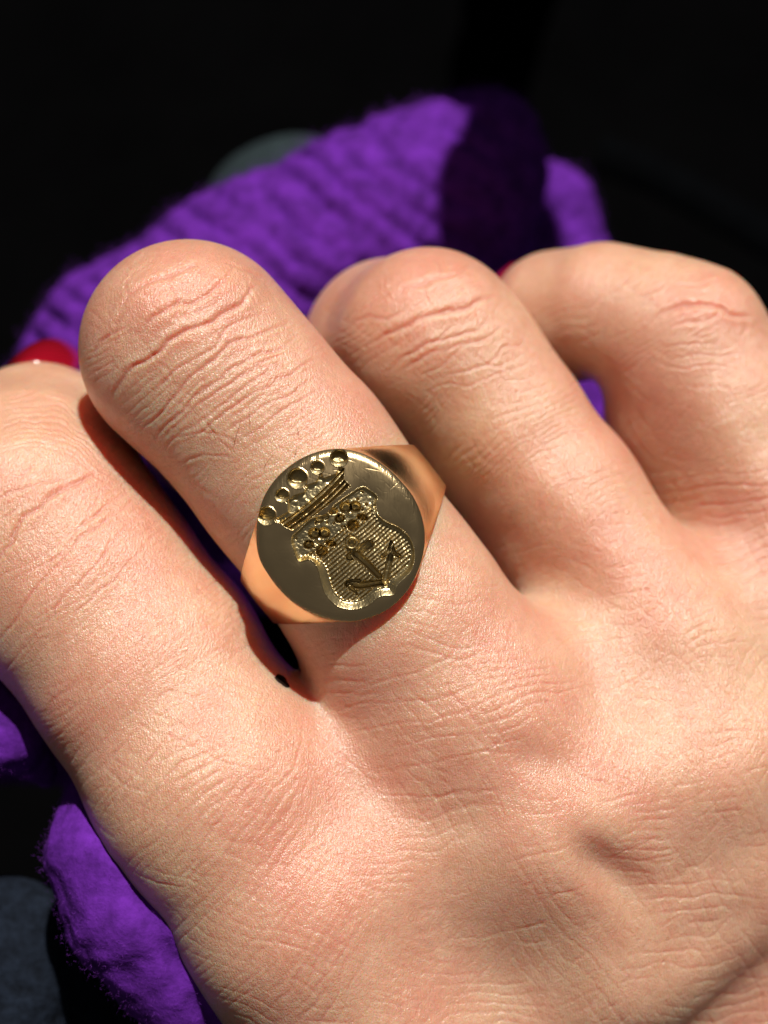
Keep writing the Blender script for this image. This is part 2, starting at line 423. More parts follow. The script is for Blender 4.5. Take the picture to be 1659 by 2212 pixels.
for pts, dp, w in [
    ([(245,480),(330,410),(440,345),(560,290),(680,240),(760,205)], .30, 9), ([(205,650),(225,560),(300,500)], .16, 7),
    ([(400,640),(450,545),(530,490),(610,430),(680,440),(760,400),(860,320),(930,255)], .28, 9),
    ([(205,1020),(240,960),(300,860),(400,790),(520,700),(650,610),(790,570),(870,500),(990,430),(1090,330)], .42, 10),
    ([(610,560),(610,480),(600,400),(560,370),(520,330)], .20, 6), ([(430,1000),(560,880),(700,770),(800,720),(900,600),(1000,530),(1150,480)], .17, 6),
    ([(300,1190),(450,1140),(570,1010),(700,870),(830,760),(900,690),(1010,650),(1180,575),(1290,540)], .24, 7),
    ([(390,1290),(510,1200),(640,1090),(760,960),(900,850),(1040,770),(1080,745),(1200,710),(1340,610)], .22, 6.5),
    ([(500,1260),(600,1180),(720,1060),(850,960),(1000,870),(1100,800),(1250,730)], .16, 5.5), ([(560,1270),(680,1180),(800,1110),(950,970),(1100,880),(1250,800)], .14, 5.5),
    ([(640,1290),(780,1190),(920,1060),(1080,960),(1200,900),(1350,800),(1450,760)], .16, 5.5), ([(860,1230),(980,1140),(1100,1070),(1250,1000),(1350,920),(1450,880)], .14, 5.5),
    ([(950,1270),(1050,1200),(1200,1110),(1350,1010),(1480,930)], .13, 5), ([(1100,1260),(1200,1190),(1330,1110),(1500,1000)], .11, 5),
    ([(110,790),(130,720),(175,650),(230,560)], .20, 7), ([(850,200),(950,250),(1080,300)], .13, 6), ([(1150,650),(1100,730),(1050,775)], .14, 5),
    ([(760,300),(720,230),(690,250)], .12, 5), ([(1000,300),(1040,400),(1090,450)], .10, 5), ([(330,420),(300,330),(350,270)], .12, 6),
    ([(470,500),(440,430),(400,400)], .10, 5), ([(800,560),(790,650),(800,720)], .10, 4.5), ([(580,900),(540,830),(500,780)], .09, 5),
    ([(470,1330),(600,1250),(760,1200),(900,1230),(1000,1300)], .10, 5), ([(560,1440),(680,1370),(800,1340),(950,1350)], .10, 5), ([(720,1100),(780,1140),(850,1240),(930,1330)], .09, 4.5),
]: crease(fB(pts), dp, w)
for pts, dp, w in [
    ([(690,410),(760,360),(850,335),(920,310),(1000,300),(1060,260),(1110,225)], .24, 8), ([(560,690),(640,620),(750,580),(840,540),(960,510),(1080,470),(1180,425),(1290,400)], .40, 9.5),
    ([(440,540),(520,530),(640,535),(760,480)], .18, 6), ([(600,870),(640,840),(720,760),(830,710),(930,680),(1050,640),(1160,600),(1250,520)], .20, 6.5),
    ([(700,850),(790,800),(900,740),(1010,720),(1130,680),(1250,620),(1350,560)], .17, 6), ([(820,880),(930,830),(1030,760),(1120,700),(1250,640)], .15, 5.5),
    ([(1000,860),(1120,840),(1250,790),(1330,720),(1460,680)], .15, 6), ([(960,290),(960,240),(930,170)], .14, 5), ([(870,340),(890,410),(910,470)], .12, 5),
    ([(1030,580),(960,650),(900,710)], .12, 5), ([(980,230),(1060,240),(1130,210)], .12, 5), ([(1060,340),(1090,400),(1100,470)], .10, 5),
    ([(620,290),(640,370),(690,430)], .09, 5), ([(1160,500),(1190,590),(1230,620)], .09, 5), ([(1160,740),(1240,800),(1330,830)], .09, 5), ([(850,990),(980,930),(1120,920),(1300,860),(1480,800)], .10, 5),
]: crease(fC(pts), dp, w)
for pts, dp, w in [
    ([(1000,525),(1080,470),(1160,445),(1280,440),(1400,470),(1430,500),(1580,500)], .36, 9), ([(1080,580),(1180,540),(1300,530),(1400,505)], .22, 7), ([(900,400),(980,350),(1060,300)], .14, 6),
    ([(740,400),(800,330),(880,260)], .09, 6), ([(1100,350),(1200,340),(1300,320),(1400,290)], .14, 6), ([(1050,680),(1150,665),(1250,670),(1400,660)], .10, 5),
    ([(1080,745),(1250,735),(1400,740),(1550,720)], .12, 5), ([(1020,790),(1200,815),(1350,800),(1500,820)], .12, 5), ([(1500,520),(1530,600),(1490,640)], .10, 5),
    ([(1130,1540),(1300,1510),(1500,1500),(1700,1480)], .14, 6), ([(1180,1610),(1350,1590),(1500,1590),(1700,1570)], .16, 6), ([(1250,1660),(1400,1670),(1550,1660),(1700,1650)], .15, 6),
    ([(1100,1470),(1300,1440),(1500,1430),(1700,1400)], .08, 5), ([(1150,900),(1300,920),(1500,930)], .07, 5),
]: crease(fD(pts), dp, w)
for pts, dp, w in [
    ([(-60,1400),(0,1290),(60,1180),(120,1080),(200,1020),(300,960),(400,905),(540,840)], .36, 10), ([(80,890),(140,840),(200,800)], .14, 7),
    ([(-40,1790),(80,1620),(160,1500),(230,1420),(330,1290),(420,1200),(560,1100),(700,990)], .20, 7), ([(200,1420),(280,1300),(350,1220),(440,1130),(560,1010),(650,950)], .17, 6.5),
    ([(240,1640),(300,1530),(400,1430),(520,1300),(620,1180),(730,1080)], .15, 6.5), ([(350,950),(330,1050)], .10, 5), ([(480,1340),(520,1320),(560,1230),(600,1180)], .10, 5),
    ([(-40,1010),(60,960),(200,930),(340,880)], .14, 7), ([(-40,1130),(60,1060),(140,1010)], .12, 6), ([(300,1700),(420,1560),(560,1420),(700,1280),(800,1180)], .10, 6),
    ([(0,1900),(120,1760),(240,1640)], .12, 6), ([(240,1420),(240,1560),(250,1660)], .08, 5), ([(420,1200),(460,1060),(520,960)], .08, 5),
]: crease(fA(pts), dp, w)
for i in range(13):
    o = i * 27 + rng.uniform(-5, 5)
    crease(fA([(-60,480+o*.9),(60,430+o),(200,400+o),(330,430+o),(440,500+o),(530,590+o*.95),(590,660+o*.9)]), .10 + .04 * rng.random(), 5.0, 0.08)
# fold lines of the back of the hand
fG = frame(548.6, 1261.8, .3638)     # below the ring
for pts, dp, w in [
    ([(440,790),(600,720),(800,700),(1000,690),(1200,650),(1400,560)], .09, 6), ([(480,900),(650,860),(850,830),(1060,800),(1270,750),(1440,690)], .10, 6),
    ([(700,1110),(900,1080),(1100,1060),(1300,1010),(1500,1000)], .09, 6), ([(600,620),(800,560),(1000,520),(1150,440),(1300,300)], .09, 6),
    ([(700,1240),(1000,1240),(1250,1230),(1500,1210)], .09, 6), ([(1380,1130),(1440,1250),(1500,1400)], .08, 5), ([(1200,480),(1150,620),(1270,760),(1330,870)], .09, 5.5),
    ([(900,940),(960,1000),(1080,1090),(1200,1150)], .07, 5), ([(100,1240),(220,1100),(280,960),(300,880)], .09, 6), ([(140,1400),(240,1280),(300,1100)], .08, 6), ([(1550,200),(1500,420),(1440,560)], .07, 5),
    ([(20,1560),(160,1400),(280,1240),(330,1100)], .09, 7), ([(360,880),(420,960),(560,1060),(760,1180)], .08, 6),
]: crease(fG(pts), dp, w, 0.2)
for i in range(26):      # diagonal folds along the side of the hand
    t = i / 25.; x0 = 60 + 560 * t + rng.uniform(-12, 12); y0 = 1560 + 640 * t
    ln = rng.uniform(140, 260); sl = 0.95 + 0.35 * t
    crease([(x0 - 20, y0 + 24), (x0 + ln * .35, y0 - ln * .3 * sl), (x0 + ln * .7, y0 - ln * .68 * sl), (x0 + ln, y0 - ln * 1.05 * sl)], rng.uniform(.05, .09), 6.5, 0.12)

def cells(ang, a, b, seed, wob=1.0):
    ca, sa = math.cos(ang), math.sin(ang)
    x = X + wob * (vnoise(X, Y, 60, seed + 50) * 14 + vnoise(X, Y, 18, seed + 51) * 4); y = Y + wob * (vnoise(X, Y, 60, seed + 52) * 14 + vnoise(X, Y, 18, seed + 53) * 4)
    f1, f2 = worley((x * ca + y * sa) / a, (-x * sa + y * ca) / b, seed)
    return np.clip(1 - (f2 - f1) / 0.32, 0, 1) ** 1.5, f1
# region weights
fing = np.zeros_like(X)
wl = sst(1250, 1650, X * 0.35 + Y * 0.9)               # hand back versus fingers
c1, q1 = cells(-0.62, 40, 17, 21)                       # finger: cells lying across the finger
c2, q2 = cells(-0.15, 30, 24, 22)                       # back of the hand
c3, q3 = cells(-0.85, 40, 20, 23)                       # outer side
left = sst(900, 350, X - (Y - 1500) * 0.45)
def lines(ang, sp, seed, w_=2.8, warp=1.0, lo_=-0.25, hi_=0.35):
    ca, sa = math.cos(ang), math.sin(ang)
    u = -X * sa + Y * ca + warp * (vnoise(X, Y, 170, seed) * 34 + vnoise(X, Y, 55, seed + 1) * 9 + vnoise(X, Y, 17, seed + 2) * 2.5)
    k_ = np.floor(u / sp); fr = (u / sp - k_ - 0.5 + 0.30 * np.sin(k_ * 12.9898)) * sp
    al = X * ca + Y * sa
    return np.exp(-(fr / w_) ** 2) * sst(lo_, hi_, vnoise(al, k_ * 37.0, 75, seed + 3))
lf = lines(-0.62, 16, 300, 2.5, 1, -0.3, 0.2) * 0.044 + lines(0.75, 26, 310, 2.5, 1, -0.1, 0.4) * 0.030 + lines(-1.35, 30, 320, 2.5, 1, -0.1, 0.4) * 0.026       # fingers
lb = lines(-0.12, 26, 330, 3.0) * 0.066 + lines(0.95, 30, 340, 2.8) * 0.055 + lines(-0.75, 34, 350, 2.8, 1.2, -0.1, 0.5) * 0.045                # back of the hand
ls = lines(-0.85, 24, 360, 3.0) * 0.068 + lines(0.35, 27, 370, 2.8) * 0.050 + lines(-1.5, 40, 380, 2.8, 1.2, 0, 0.5) * 0.032                    # outer side
relief = -(lf * (1 - wl) + wl * (lb * (1 - left) + ls * left))
relief -= 0.30 * (c1 * (1 - wl) * 0.030 + wl * (c2 * (1 - left) * 0.055 + c3 * left * 0.05))
H += relief * (0.8 + 0.5 * vnoise(X, Y, 120, 60))
H += 0.025 * vnoise(X, Y, 46, 61) + 0.10 * vnoise(X, Y, 120, 62)
H += 0.005 * vnoise(X, Y, 7, 63)
def hollow(cx, cy, ang, a, b, dep):
    dx, dy = X - cx, Y - cy; ca, sa = math.cos(ang), math.sin(ang)
    return -dep * np.exp(-((dx * ca + dy * sa) / a) ** 2 - ((-dx * sa + dy * ca) / b) ** 2)
H += hollow(330, 650, 0.2, 75, 60, -0.45) + hollow(480, 610, 0.3, 70, 55, -0.4) + hollow(410, 640, 0.2, 40, 60, 0.3) + hollow(880, 610, 0, 60, 45, -0.3) + hollow(1000, 620, 0, 60, 45, -0.35)
H += hollow(1318, 1880, 0.75, 95, 45, 1.3) + hollow(1170, 1640, 0.3, 110, 40, 0.35) + hollow(880, 1800, 1.1, 190, 110, -0.9) + hollow(1560, 2010, -0.5, 150, 60, 0.6)
# lasting redness of knuckles and webs
for bx, by, rx, ry, a in [(380,650,150,90,.30),(930,640,110,60,.18),(1560,640,90,70,.22),(120,1150,150,110,.22),(690,1640,120,160,.45),(640,1760,130,150,.35),(760,1850,90,110,.25),(1330,1890,90,70,.45),(1150,1640,120,60,.2),(1500,1130,140,50,.25),(780,1420,110,70,.25),(1420,960,130,110,.35),(60,820,120,90,.2),(420,1500,100,60,.10)]:
    RED = np.maximum(RED, 1.35 * a * np.exp(-(((X - bx) / rx) ** 2 + ((Y - by) / ry) ** 2)) * (0.8 + 0.3 * vnoise(X, Y, 50, 70)))
hV[ix] += nrm[ix] * (H * face_on[ix])[:, None]
flush = np.zeros(len(hV)); flush[ix] = np.clip(RED * face_on[ix], 0, 1)
hand = empty('hand', (0, 0, 0))
tag(hand, 'curled hand with red nails wearing the gold signet ring', 'hand')
body = mesh_obj('skin', hV, hF, M_skin, hand, attrs={'flush': flush}, tri=hT)
print('hand built', time.time() - T0)

# red nails: curved plates lying on the fingertips
def nail(c, along, across, up, ln, wd, curv, name='fingernail'):
    along, across, up = [np.array(v, float) / np.linalg.norm(v) for v in (along, across, up)]
    nu, nv_ = 17, 15; Vt = []; 
    for lay in (0.0, -0.7):
        for i in range(nu):
            for j in range(nv_):
                u = -1 + 2 * i / (nu - 1); v = -1 + 2 * j / (nv_ - 1)
                w_ = wd * (1 - 0.10 * abs(v) ** 2)
                tip = ln * v * (1 - 0.22 * u * u * (1 if v > 0 else 0.8))
                z = -curv * u * u * wd * 0.5 - 0.10 * ln * v * v + lay * (1 - 0.0 * abs(u))
                Vt.append(np.array(c) + across * (u * w_) + along * tip + up * z)
    I = np.arange(nu * nv_).reshape(nu, nv_); Q = []
    top = np.stack([I[:-1, :-1], I[1:, :-1], I[1:, 1:], I[:-1, 1:]], -1).reshape(-1, 4)
    Q.append(top); Q.append(top[:, ::-1] + nu * nv_)
    rim = np.concatenate([I[:, 0], I[-1, 1:], I[-2::-1, -1], I[0, -2:0:-1]]); r2 = np.roll(rim, -1)
    Q.append(np.stack([r2, rim, rim + nu * nv_, r2 + nu * nv_], 1))
    return mesh_obj(name, np.array(Vt), np.concatenate(Q), M_nail, hand)
def on_skin(vx_, vy_, z0, z1=-60.):
    """first skin point met along the line of sight through a drawing position (without relief)"""
    zs = np.arange(z0, z1, -0.15); ps = np.stack([P(vx_, vy_, z) for z in zs]).astype(np.float32)
    dd = hand_sdf(ps); k_ = np.argmax(dd < 0)
    return ps[k_]
nail(P(84, 742, -27.5), (-0.03, 0.30, -0.95), (1, 0.12, 0.0), (-0.12, 0.93, 0.30), 5.6, 3.7, 1.15)
nail(P(1066, 600, -33.0), (-0.70, -0.65, -0.30), np.cross((-0.65, 0.72, 0.25), (-0.70, -0.65, -0.30)), (-0.65, 0.72, 0.25), 2.4, 3.0, 0.6)
# mole between the fingers
mc = on_skin(609, 1472, 4); mg = grad(hand_sdf, mc[None])[0]
t1 = np.cross(mg, [0.5, -0.8, 0.1]); t1 /= np.linalg.norm(t1); t2 = np.cross(mg, t1)
mv = [mc + mg * 0.14]; nn = 20
for ri, rr in enumerate((0.5, 0.85, 1.0)):
    for i in range(nn):
        a = 2 * math.pi * i / nn; w_ = 1 + 0.12 * math.sin(3 * a) + 0.07 * math.sin(5 * a + 1)
        mv.append(mc + (t1 * 0.62 * math.cos(a) + t2 * 0.8 * math.sin(a)) * rr * w_ * 1.15 + mg * (0.13, 0.09, -0.15)[ri])
mf = [[0, 1 + i, 1 + (i + 1) % nn, 0] for i in range(nn)]
tri = np.array([[0, 1 + i, 1 + (i + 1) % nn] for i in range(nn)])
qd = np.concatenate([[[1 + r_ * nn + i, 1 + (r_+1) * nn + i, 1 + (r_+1) * nn + (i+1) % nn, 1 + r_ * nn + (i+1) % nn] for i in range(nn)] for r_ in (0, 1)])
tris = np.concatenate([tri, qd[:, [0, 1, 2]], qd[:, [0, 2, 3]]])
mesh_obj('mole', np.array(mv), tris, M_mole, hand)
# fine hairs on the ringed finger
def hair(pv_, r0=0.022, lift=0.12):
    pts = []
    for i, (a, b) in enumerate(pv_):
        q = on_skin(a, b, 4); gq = grad(hand_sdf, q[None])[0]; pts.append(q + gq * (0.03 + lift * i))
    pts = np.array(pts)
    ts = np.linspace(0, len(pts) - 1, 14); c = np.stack([np.interp(ts, np.arange(len(pts)), pts[:, k_]) for k_ in range(3)], 1)
    for _ in range(3): c[1:-1] = (c[:-2] + 2 * c[1:-1] + c[2:]) / 4
    Vt = []; 
    for i, q in enumerate(c):
        r_ = r0 * (1 - 0.8 * i / 13)
        for a in range(4): Vt.append(q + r_ * np.array([math.cos(a * 1.571), math.sin(a * 1.571), 0]))
    Q = [[4*i + a, 4*i + (a+1) % 4, 4*i + 4 + (a+1) % 4, 4*i + 4 + a] for i in range(13) for a in range(4)]
    mesh_obj('fine_hair', np.array(Vt), np.array(Q), M_hair, hand)
for h_ in [[(640,955),(645,940),(641,925),(633,915)], [(502,985),(508,950),(519,918),(521,905)], [(538,938),(541,915),(538,895),(540,875)], [(568,1020),(575,1000),(590,985),(596,975)], [(447,920),(449,905),(457,935),(458,942)], [(470,960),(462,935),(452,905)], [(636,990),(640,972),(641,962)]]: hair(h_)
for h_ in [[(1186,760),(1190,748),(1191,741)], [(1232,835),(1236,822),(1237,812)]]: hair(h_, 0.02, 0.25)

# ------------------------------------------------------------------ signet ring
ring = empty('signet_ring', tuple((P(735, 1157, 0.25) * MM)))
tag(ring, 'gold signet ring engraved with a crowned shield and anchor', 'ring')
RC = P(735, 1157, 0.25)
Uv = np.array([.785, .62, 0]); Vv = np.array([-.62, .785, 0]); Nv = np.array([0, 0, 1.0])
KO = .5425 * .5486 * K                                  # mm per engraving-drawing unit
OC = (810., 755.)
outl = np.array([(197,800),(207,640),(240,500),(330,350),(450,240),(590,162),(735,126),(870,130),(1000,170),(1120,240),(1250,360),(1350,490),(1408,640),(1425,770),(1412,890),(1380,1000),(1330,1105),(1245,1220),(1130,1310),(1000,1362),(870,1385),(745,1372),(620,1332),(495,1265),(380,1165),(290,1050),(220,930)], float)
oa = np.arctan2(OC[1] - outl[:, 1], outl[:, 0] - OC[0]); orad = np.hypot(outl[:, 0] - OC[0], outl[:, 1] - OC[1])
srt = np.argsort(oa); oa = oa[srt]; orad = orad[srt]
ag = np.linspace(-math.pi, math.pi, 721); rg = np.interp(ag, np.concatenate([oa - 2*math.pi, oa, oa + 2*math.pi]), np.tile(orad, 3))
for _ in range(60):
    rr = rg[:-1]; rr = (np.roll(rr, 1) + 2 * rr + np.roll(rr, -1)) / 4; rg = np.concatenate([rr, rr[:1]])
def orad_at(a): return np.interp(a, ag, rg)
# engraved surface: height in mm below the polished table
N = 460
g1 = np.linspace(-1, 1, N); A, B = np.meshgrid(g1, g1, indexing='ij')
with np.errstate(divide='ignore', invalid='ignore'):
    big = np.abs(A) > np.abs(B)
    r_ = np.where(big, A, B); ph = np.where(big, (math.pi/4) * np.where(A == 0, 0, B / np.where(A == 0, 1, A)), math.pi/2 - (math.pi/4) * np.where(B == 0, 0, A / np.where(B == 0, 1, B)))
px = r_ * np.cos(ph); py = r_ * np.sin(ph)
rad = np.hypot(px, py); an = np.arctan2(py, px)
OX = OC[0] + px * orad_at(an); OY = OC[1] - py * orad_at(an)      # engraving-drawing coordinates
def chaikin(p, n=2):
    p = np.array(p, float)
    for _ in range(n):
        q = np.roll(p, -1, 0); p = np.stack([0.78 * p + 0.22 * q, 0.22 * p + 0.78 * q], 1).reshape(-1, 2)
    return [tuple(v) for v in p]
SHIELD = [(440,775),(520,700),(600,622),(720,600),(760,530),(870,455),(970,388),(1020,420),(1090,468),(1066,520),(1078,600),(1130,648),(1250,700),(1325,780),(1357,880),(1340,1000),(1270,1075),(1215,1120),(1208,1195),(1100,1190),(1010,1270),(900,1300),(790,1280),(700,1190),(668,1090),(645,980),(590,922),(510,950),(480,900)]
SHIELD = chaikin(SHIELD)
CROWN = [(345,630),(400,690),(465,722),(600,630),(740,520),(890,398),(835,345),(842,262),(800,262),(775,305),(690,335),(655,318),(630,365),(570,385),(545,440),(470,462),(430,500),(430,580)]
PEARL = [(800,192,63),(643,258,50),(498,338,74),(388,462,51),(275,612,68)]
def pdist(pts, closed=True):
    p = list(pts) + ([pts[0]] if closed else []); return polydist(OX, OY, p)
def rough(sc, seed): return vnoise(OX, OY, sc, seed)
h = np.zeros_like(OX); lab = np.zeros(OX.shape, int)
# table: faint unevenness, bevelled rim
h += 0.012 * rough(220, 80) + 0.004 * rough(60, 81)
for i in range(240):          # wear scratches on the table
    a_ = rng.uniform(0, 6.283); r0 = 615 * math.sqrt(rng.uniform(0.05, 1)); cx, cy = OC[0] + r0 * math.cos(a_), OC[1] + r0 * math.sin(a_)
    b_ = (a_ + 1.571 + rng.normal(0, 0.35)) if rng.random() < 0.55 else rng.uniform(0, 3.14); ln = rng.uniform(15, 75)
    dx, dy = ln * math.cos(b_), ln * math.sin(b_)
    k_ = np.where((np.abs(OX - cx) < abs(dx) + 8) & (np.abs(OY - cy) < abs(dy) + 8))
    d, t = polydist(OX[k_], OY[k_], [(cx - dx, cy - dy), (cx + dx, cy + dy)])
    h[k_] -= rng.uniform(0.003, 0.011) * np.exp(-(d / 3.2) ** 2) * np.clip(np.minimum(t, 1 - t) * 4, 0, 1)
# crest frame: e1 across, e2 down
e1 = np.array([.762, -.648]); e2 = np.array([.648, .762])
cu = (OX - 720) * e1[0] + (OY - 640) * e1[1]; cv = (OX - 720) * e2[0] + (OY - 640) * e2[1]
# shield
dS, _ = pdist(SHIELD); sdS = np.where(inpoly(OX, OY, SHIELD), -dS, dS)
inS = sdS < 0
h -= 0.13 * np.exp(-np.maximum(sdS, 0) / 42.) * (0.8 + 0.4 * rough(120, 99))
floor = -0.48 - 0.06 * sst(0, 160, -sdS)
hs = floor + 0.07 * np.exp(-((-sdS - 52) / 9.) ** 2)
sunny = sst(-0.1, 0.75, (OY - 860) / np.maximum(np.hypot(OX - 900, OY - 860), 1)); wallw = 14 + 36 * sunny
hs = floor + 0.06 * np.exp(-((-sdS - wallw - 8) / 8.) ** 2)
# hatching (azure: lines across the shield) below the chief
chief = cv < 120 + 0.06 * cu
per = 27.0
fr = ((cv + 3 * rough(90, 82)) / per) % 1.0
hat = 0.075 * np.clip(fr / 0.55, 0, 1) - 0.30 * sst(0.55, 0.66, fr) * sst(1.0, 0.9, fr) - 0.075 * sst(0.9, 1.0, fr)
hs_base = hs + np.where(-sdS > wallw + 14, hat * (0.95 + 0.3 * rough(40, 83)), 0)
# chief: punched ground
f1, f2 = worley(OX / 34, OY / 34, 31)
hs_chief = hs + 0.05 + 0.02 * rough(30, 84) + 0.008 * rough(13, 89) - 0.02 * np.exp(-(f1 / 0.22) ** 2)
hs = np.where(chief, hs_chief, hs_base)
hs += np.where(np.abs(cv - 120 - 0.06 * cu) < 9, -0.10, 0)
h = np.where(inS, np.maximum(hs, -0.85) * np.clip(-sdS / wallw, 0, 1), h); lab[inS] = 2
# flowers in the chief: pear-shaped petal hollows round a hub
def petal(cx, cy, ang, ln, wd, dep):
    global h
    dx = (OX - cx) * math.cos(ang) + (OY - cy) * math.sin(ang); dy = -(OX - cx) * math.sin(ang) + (OY - cy) * math.cos(ang)
    q = (dx / ln) ** 2 + (dy / wd) ** 2
    h = np.where((q < 1) & inS, h - dep * np.clip(1 - q ** 3, 0, 1), h)
flw = np.zeros(OX.shape, bool)
for fi, (cx, cy) in enumerate([(882, 600), (655, 790)]):
    for a, rr, ln, wd in [(-2.2, 60, 46, 48), (-0.98, 64, 44, 46), (2.75, 84, 40, 34), (0.25, 88, 42, 26), (1.35, 84, 46, 44)]:
        petal(cx + rr * math.cos(a), cy + rr * math.sin(a), a, ln, wd, 0.95)
        flw |= (np.hypot(OX - cx - rr * math.cos(a), OY - cy - rr * math.sin(a)) < 46)
    q = np.hypot(OX - cx, OY - cy); h = np.where(q < 26, h + 0.16 * np.clip(1 - (q / 26) ** 2, 0, 1), h)
    m = q < 120; lab[m & flw & inS & chief] = 10 + fi
for cx, cy in [(660, 640), (700, 618), (750, 578), (765,575)]: petal(cx, cy, 0, 28, 26, 0.3)
for i in range(60):
    cx, cy = rng.uniform(470, 1070), rng.uniform(420, 960); r0 = rng.uniform(8, 14)
    q = np.hypot(OX - cx, OY - cy); m = (q < r0) & chief & (-sdS > 30); h = np.where(m, h - 0.40 * np.clip(1.6 - 1.6 * (q / r0) ** 2, 0, 1), h)
# anchor: sunk deeper than the hatching
def bar(pts, w0, w1, dep, vee=True):
    global h
    d, t = polydist(OX, OY, pts); w_ = w0 + (w1 - w0) * t
    q = d / w_; m = (q < 1) & inS
    prof = np.clip((1 - q) * (1.8 if vee else 3), 0, 1)
    h = np.where(m, -0.54 - 2.3 * dep * prof, h); lab[m] = 20
bar([(878,912),(1020,818)], 34, 34, 0.42, False)
bar([(925,895),(1000,960),(1120,1082)], 36, 24, 0.34)
bar([(1135,1096),(1070,1104),(960,1122),(868,1112)], 26, 34, 0.42)
bar([(1135,1090),(1150,1010),(1172,920),(1180,850)], 24, 26, 0.34)
bar([(1180,800),(1200,880),(1235,905)], 12, 20, 0.34); bar([(1180,800),(1160,870),(1120,905)], 12, 20, 0.34); bar([(848,1102),(900,1085),(945,1088)], 10, 20, 0.3); bar([(880,1140),(920,1165),(930,1190)], 20, 8, 0.2)
q = np.hypot(OX - 893, OY - 808)
h = np.where((q < 62) & inS, -0.72, h); h = np.where(np.abs(q - 38) < 16, -0.72 + 0.40 * (1 - ((q - 38) / 16) ** 2), h); h = np.where(q < 22, -0.95, h); lab[q < 62] = 20
# crown
dC, _ = pdist(CROWN); inC = inpoly(OX, OY, CROWN); sdC = np.where(inC, dC, 0)
kv = (OX - 650) * e2[0] + (OY - 555) * e2[1]; ku = (OX - 650) * e1[0] + (OY - 555) * e1[1]
bow = kv - 22 * (1 - (ku / 300) ** 2) + 10
hc = np.full(OX.shape, -0.36)
hc = np.full(OX.shape, -1.0)
for off, w_, bead in [(-72, 13, 0), (-34, 10, 95), (-4, 11, 0), (28, 10, 23), (64, 12, 0)]:
    db = bow - off; top = 0.80 + 0.42 * KO * db + 0.05 * rough(60, int(90 + off) % 97 + 1)
    if bead: top = top - 0.22 * sst(0.2, 0.8, 0.5 + 0.5 * np.sin(2 * math.pi * ku / bead + 1))
    hc += top * np.exp(-(db / w_) ** 4)
hc = np.where(bow < -92, -0.45 + 0.06 * rough(30, 86), hc)
h = np.where(inC, np.minimum(0, hc) * sst(0, 10, sdC), h); lab[inC & (lab == 0)] = 1
# stalks to the pearls
for k_, ((cx, cy, r0), (tx, ty)) in enumerate(zip(PEARL, [(812,300),(672,335),(575,415),(425,505),(370,650)])):
    d, t = polydist(OX, OY, [(cx, cy), (tx, ty)]); m = (d < 15) & (~inS)
    h = np.where(m, np.minimum(h, -0.20 * (1 - (d / 15) ** 2)), h)
for k_, (cx, cy, r0) in enumerate(PEARL):
    q = np.hypot(OX - cx, OY - cy) / r0; m = q < 1
    oy_ = -0.50 * r0; dx_, dy_ = OX - cx, OY - cy - oy_; d2_ = np.maximum(dx_ ** 2 + dy_ ** 2, 1e-6); od = oy_ * dy_
    qq = d2_ / (-od + np.sqrt(od ** 2 + d2_ * (r0 ** 2 - oy_ ** 2)))
    ed_ = 0.56 + 0.41 * sst(0.62, -0.15, (OY - cy) / r0)
    h = np.where(m, -(0.26 * np.clip((1 - qq) / (1.02 - ed_), 0, 1) + 0.62 * sst(0.0, -0.06, qq - ed_)) * (r0 / 66), h); lab[m] = 30 + k_
    h = np.where((q >= 1) & (q < 1.12), h + 0.03 * (1 - (q - 1) / .12), h)
h += np.where(lab > 0, 0.012 * rough(9, 87), 0)
h -= 0.70 * rad ** 2
bev = np.clip((rad - 0.90) / 0.10, 0, 1); h -= 0.20 * bev ** 2.2
FVx = (OX - OC[0]) * KO; FVy = (OC[1] - OY) * KO
FV = np.stack([FVx, FVy, h], -1).reshape(-1, 3) + RC
I = np.arange(N * N).reshape(N, N)
FQ = np.stack([I[:-1, :-1], I[1:, :-1], I[1:, 1:], I[:-1, 1:]], -1).reshape(-1, 4)
lq = np.max(np.stack([lab[:-1, :-1], lab[1:, :-1], lab[1:, 1:], lab[:-1, 1:]], -1).reshape(-1, 4), 1)
def submesh(name, m, mt, parent):
    q = FQ[m]; u, inv = np.unique(q, return_inverse=True)
    return mesh_obj(name, FV[u], inv.reshape(q.shape), mt, parent)
face = submesh('engraved_face', lq == 0, M_face, ring)
submesh('crown', lq == 1, M_engr, face); submesh('shield', lq == 2, M_engr, face)
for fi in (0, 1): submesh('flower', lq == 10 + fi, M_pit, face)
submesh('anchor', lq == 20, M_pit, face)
for k_ in range(5): submesh('crown_pearl', lq == 30 + k_, M_pit, face)
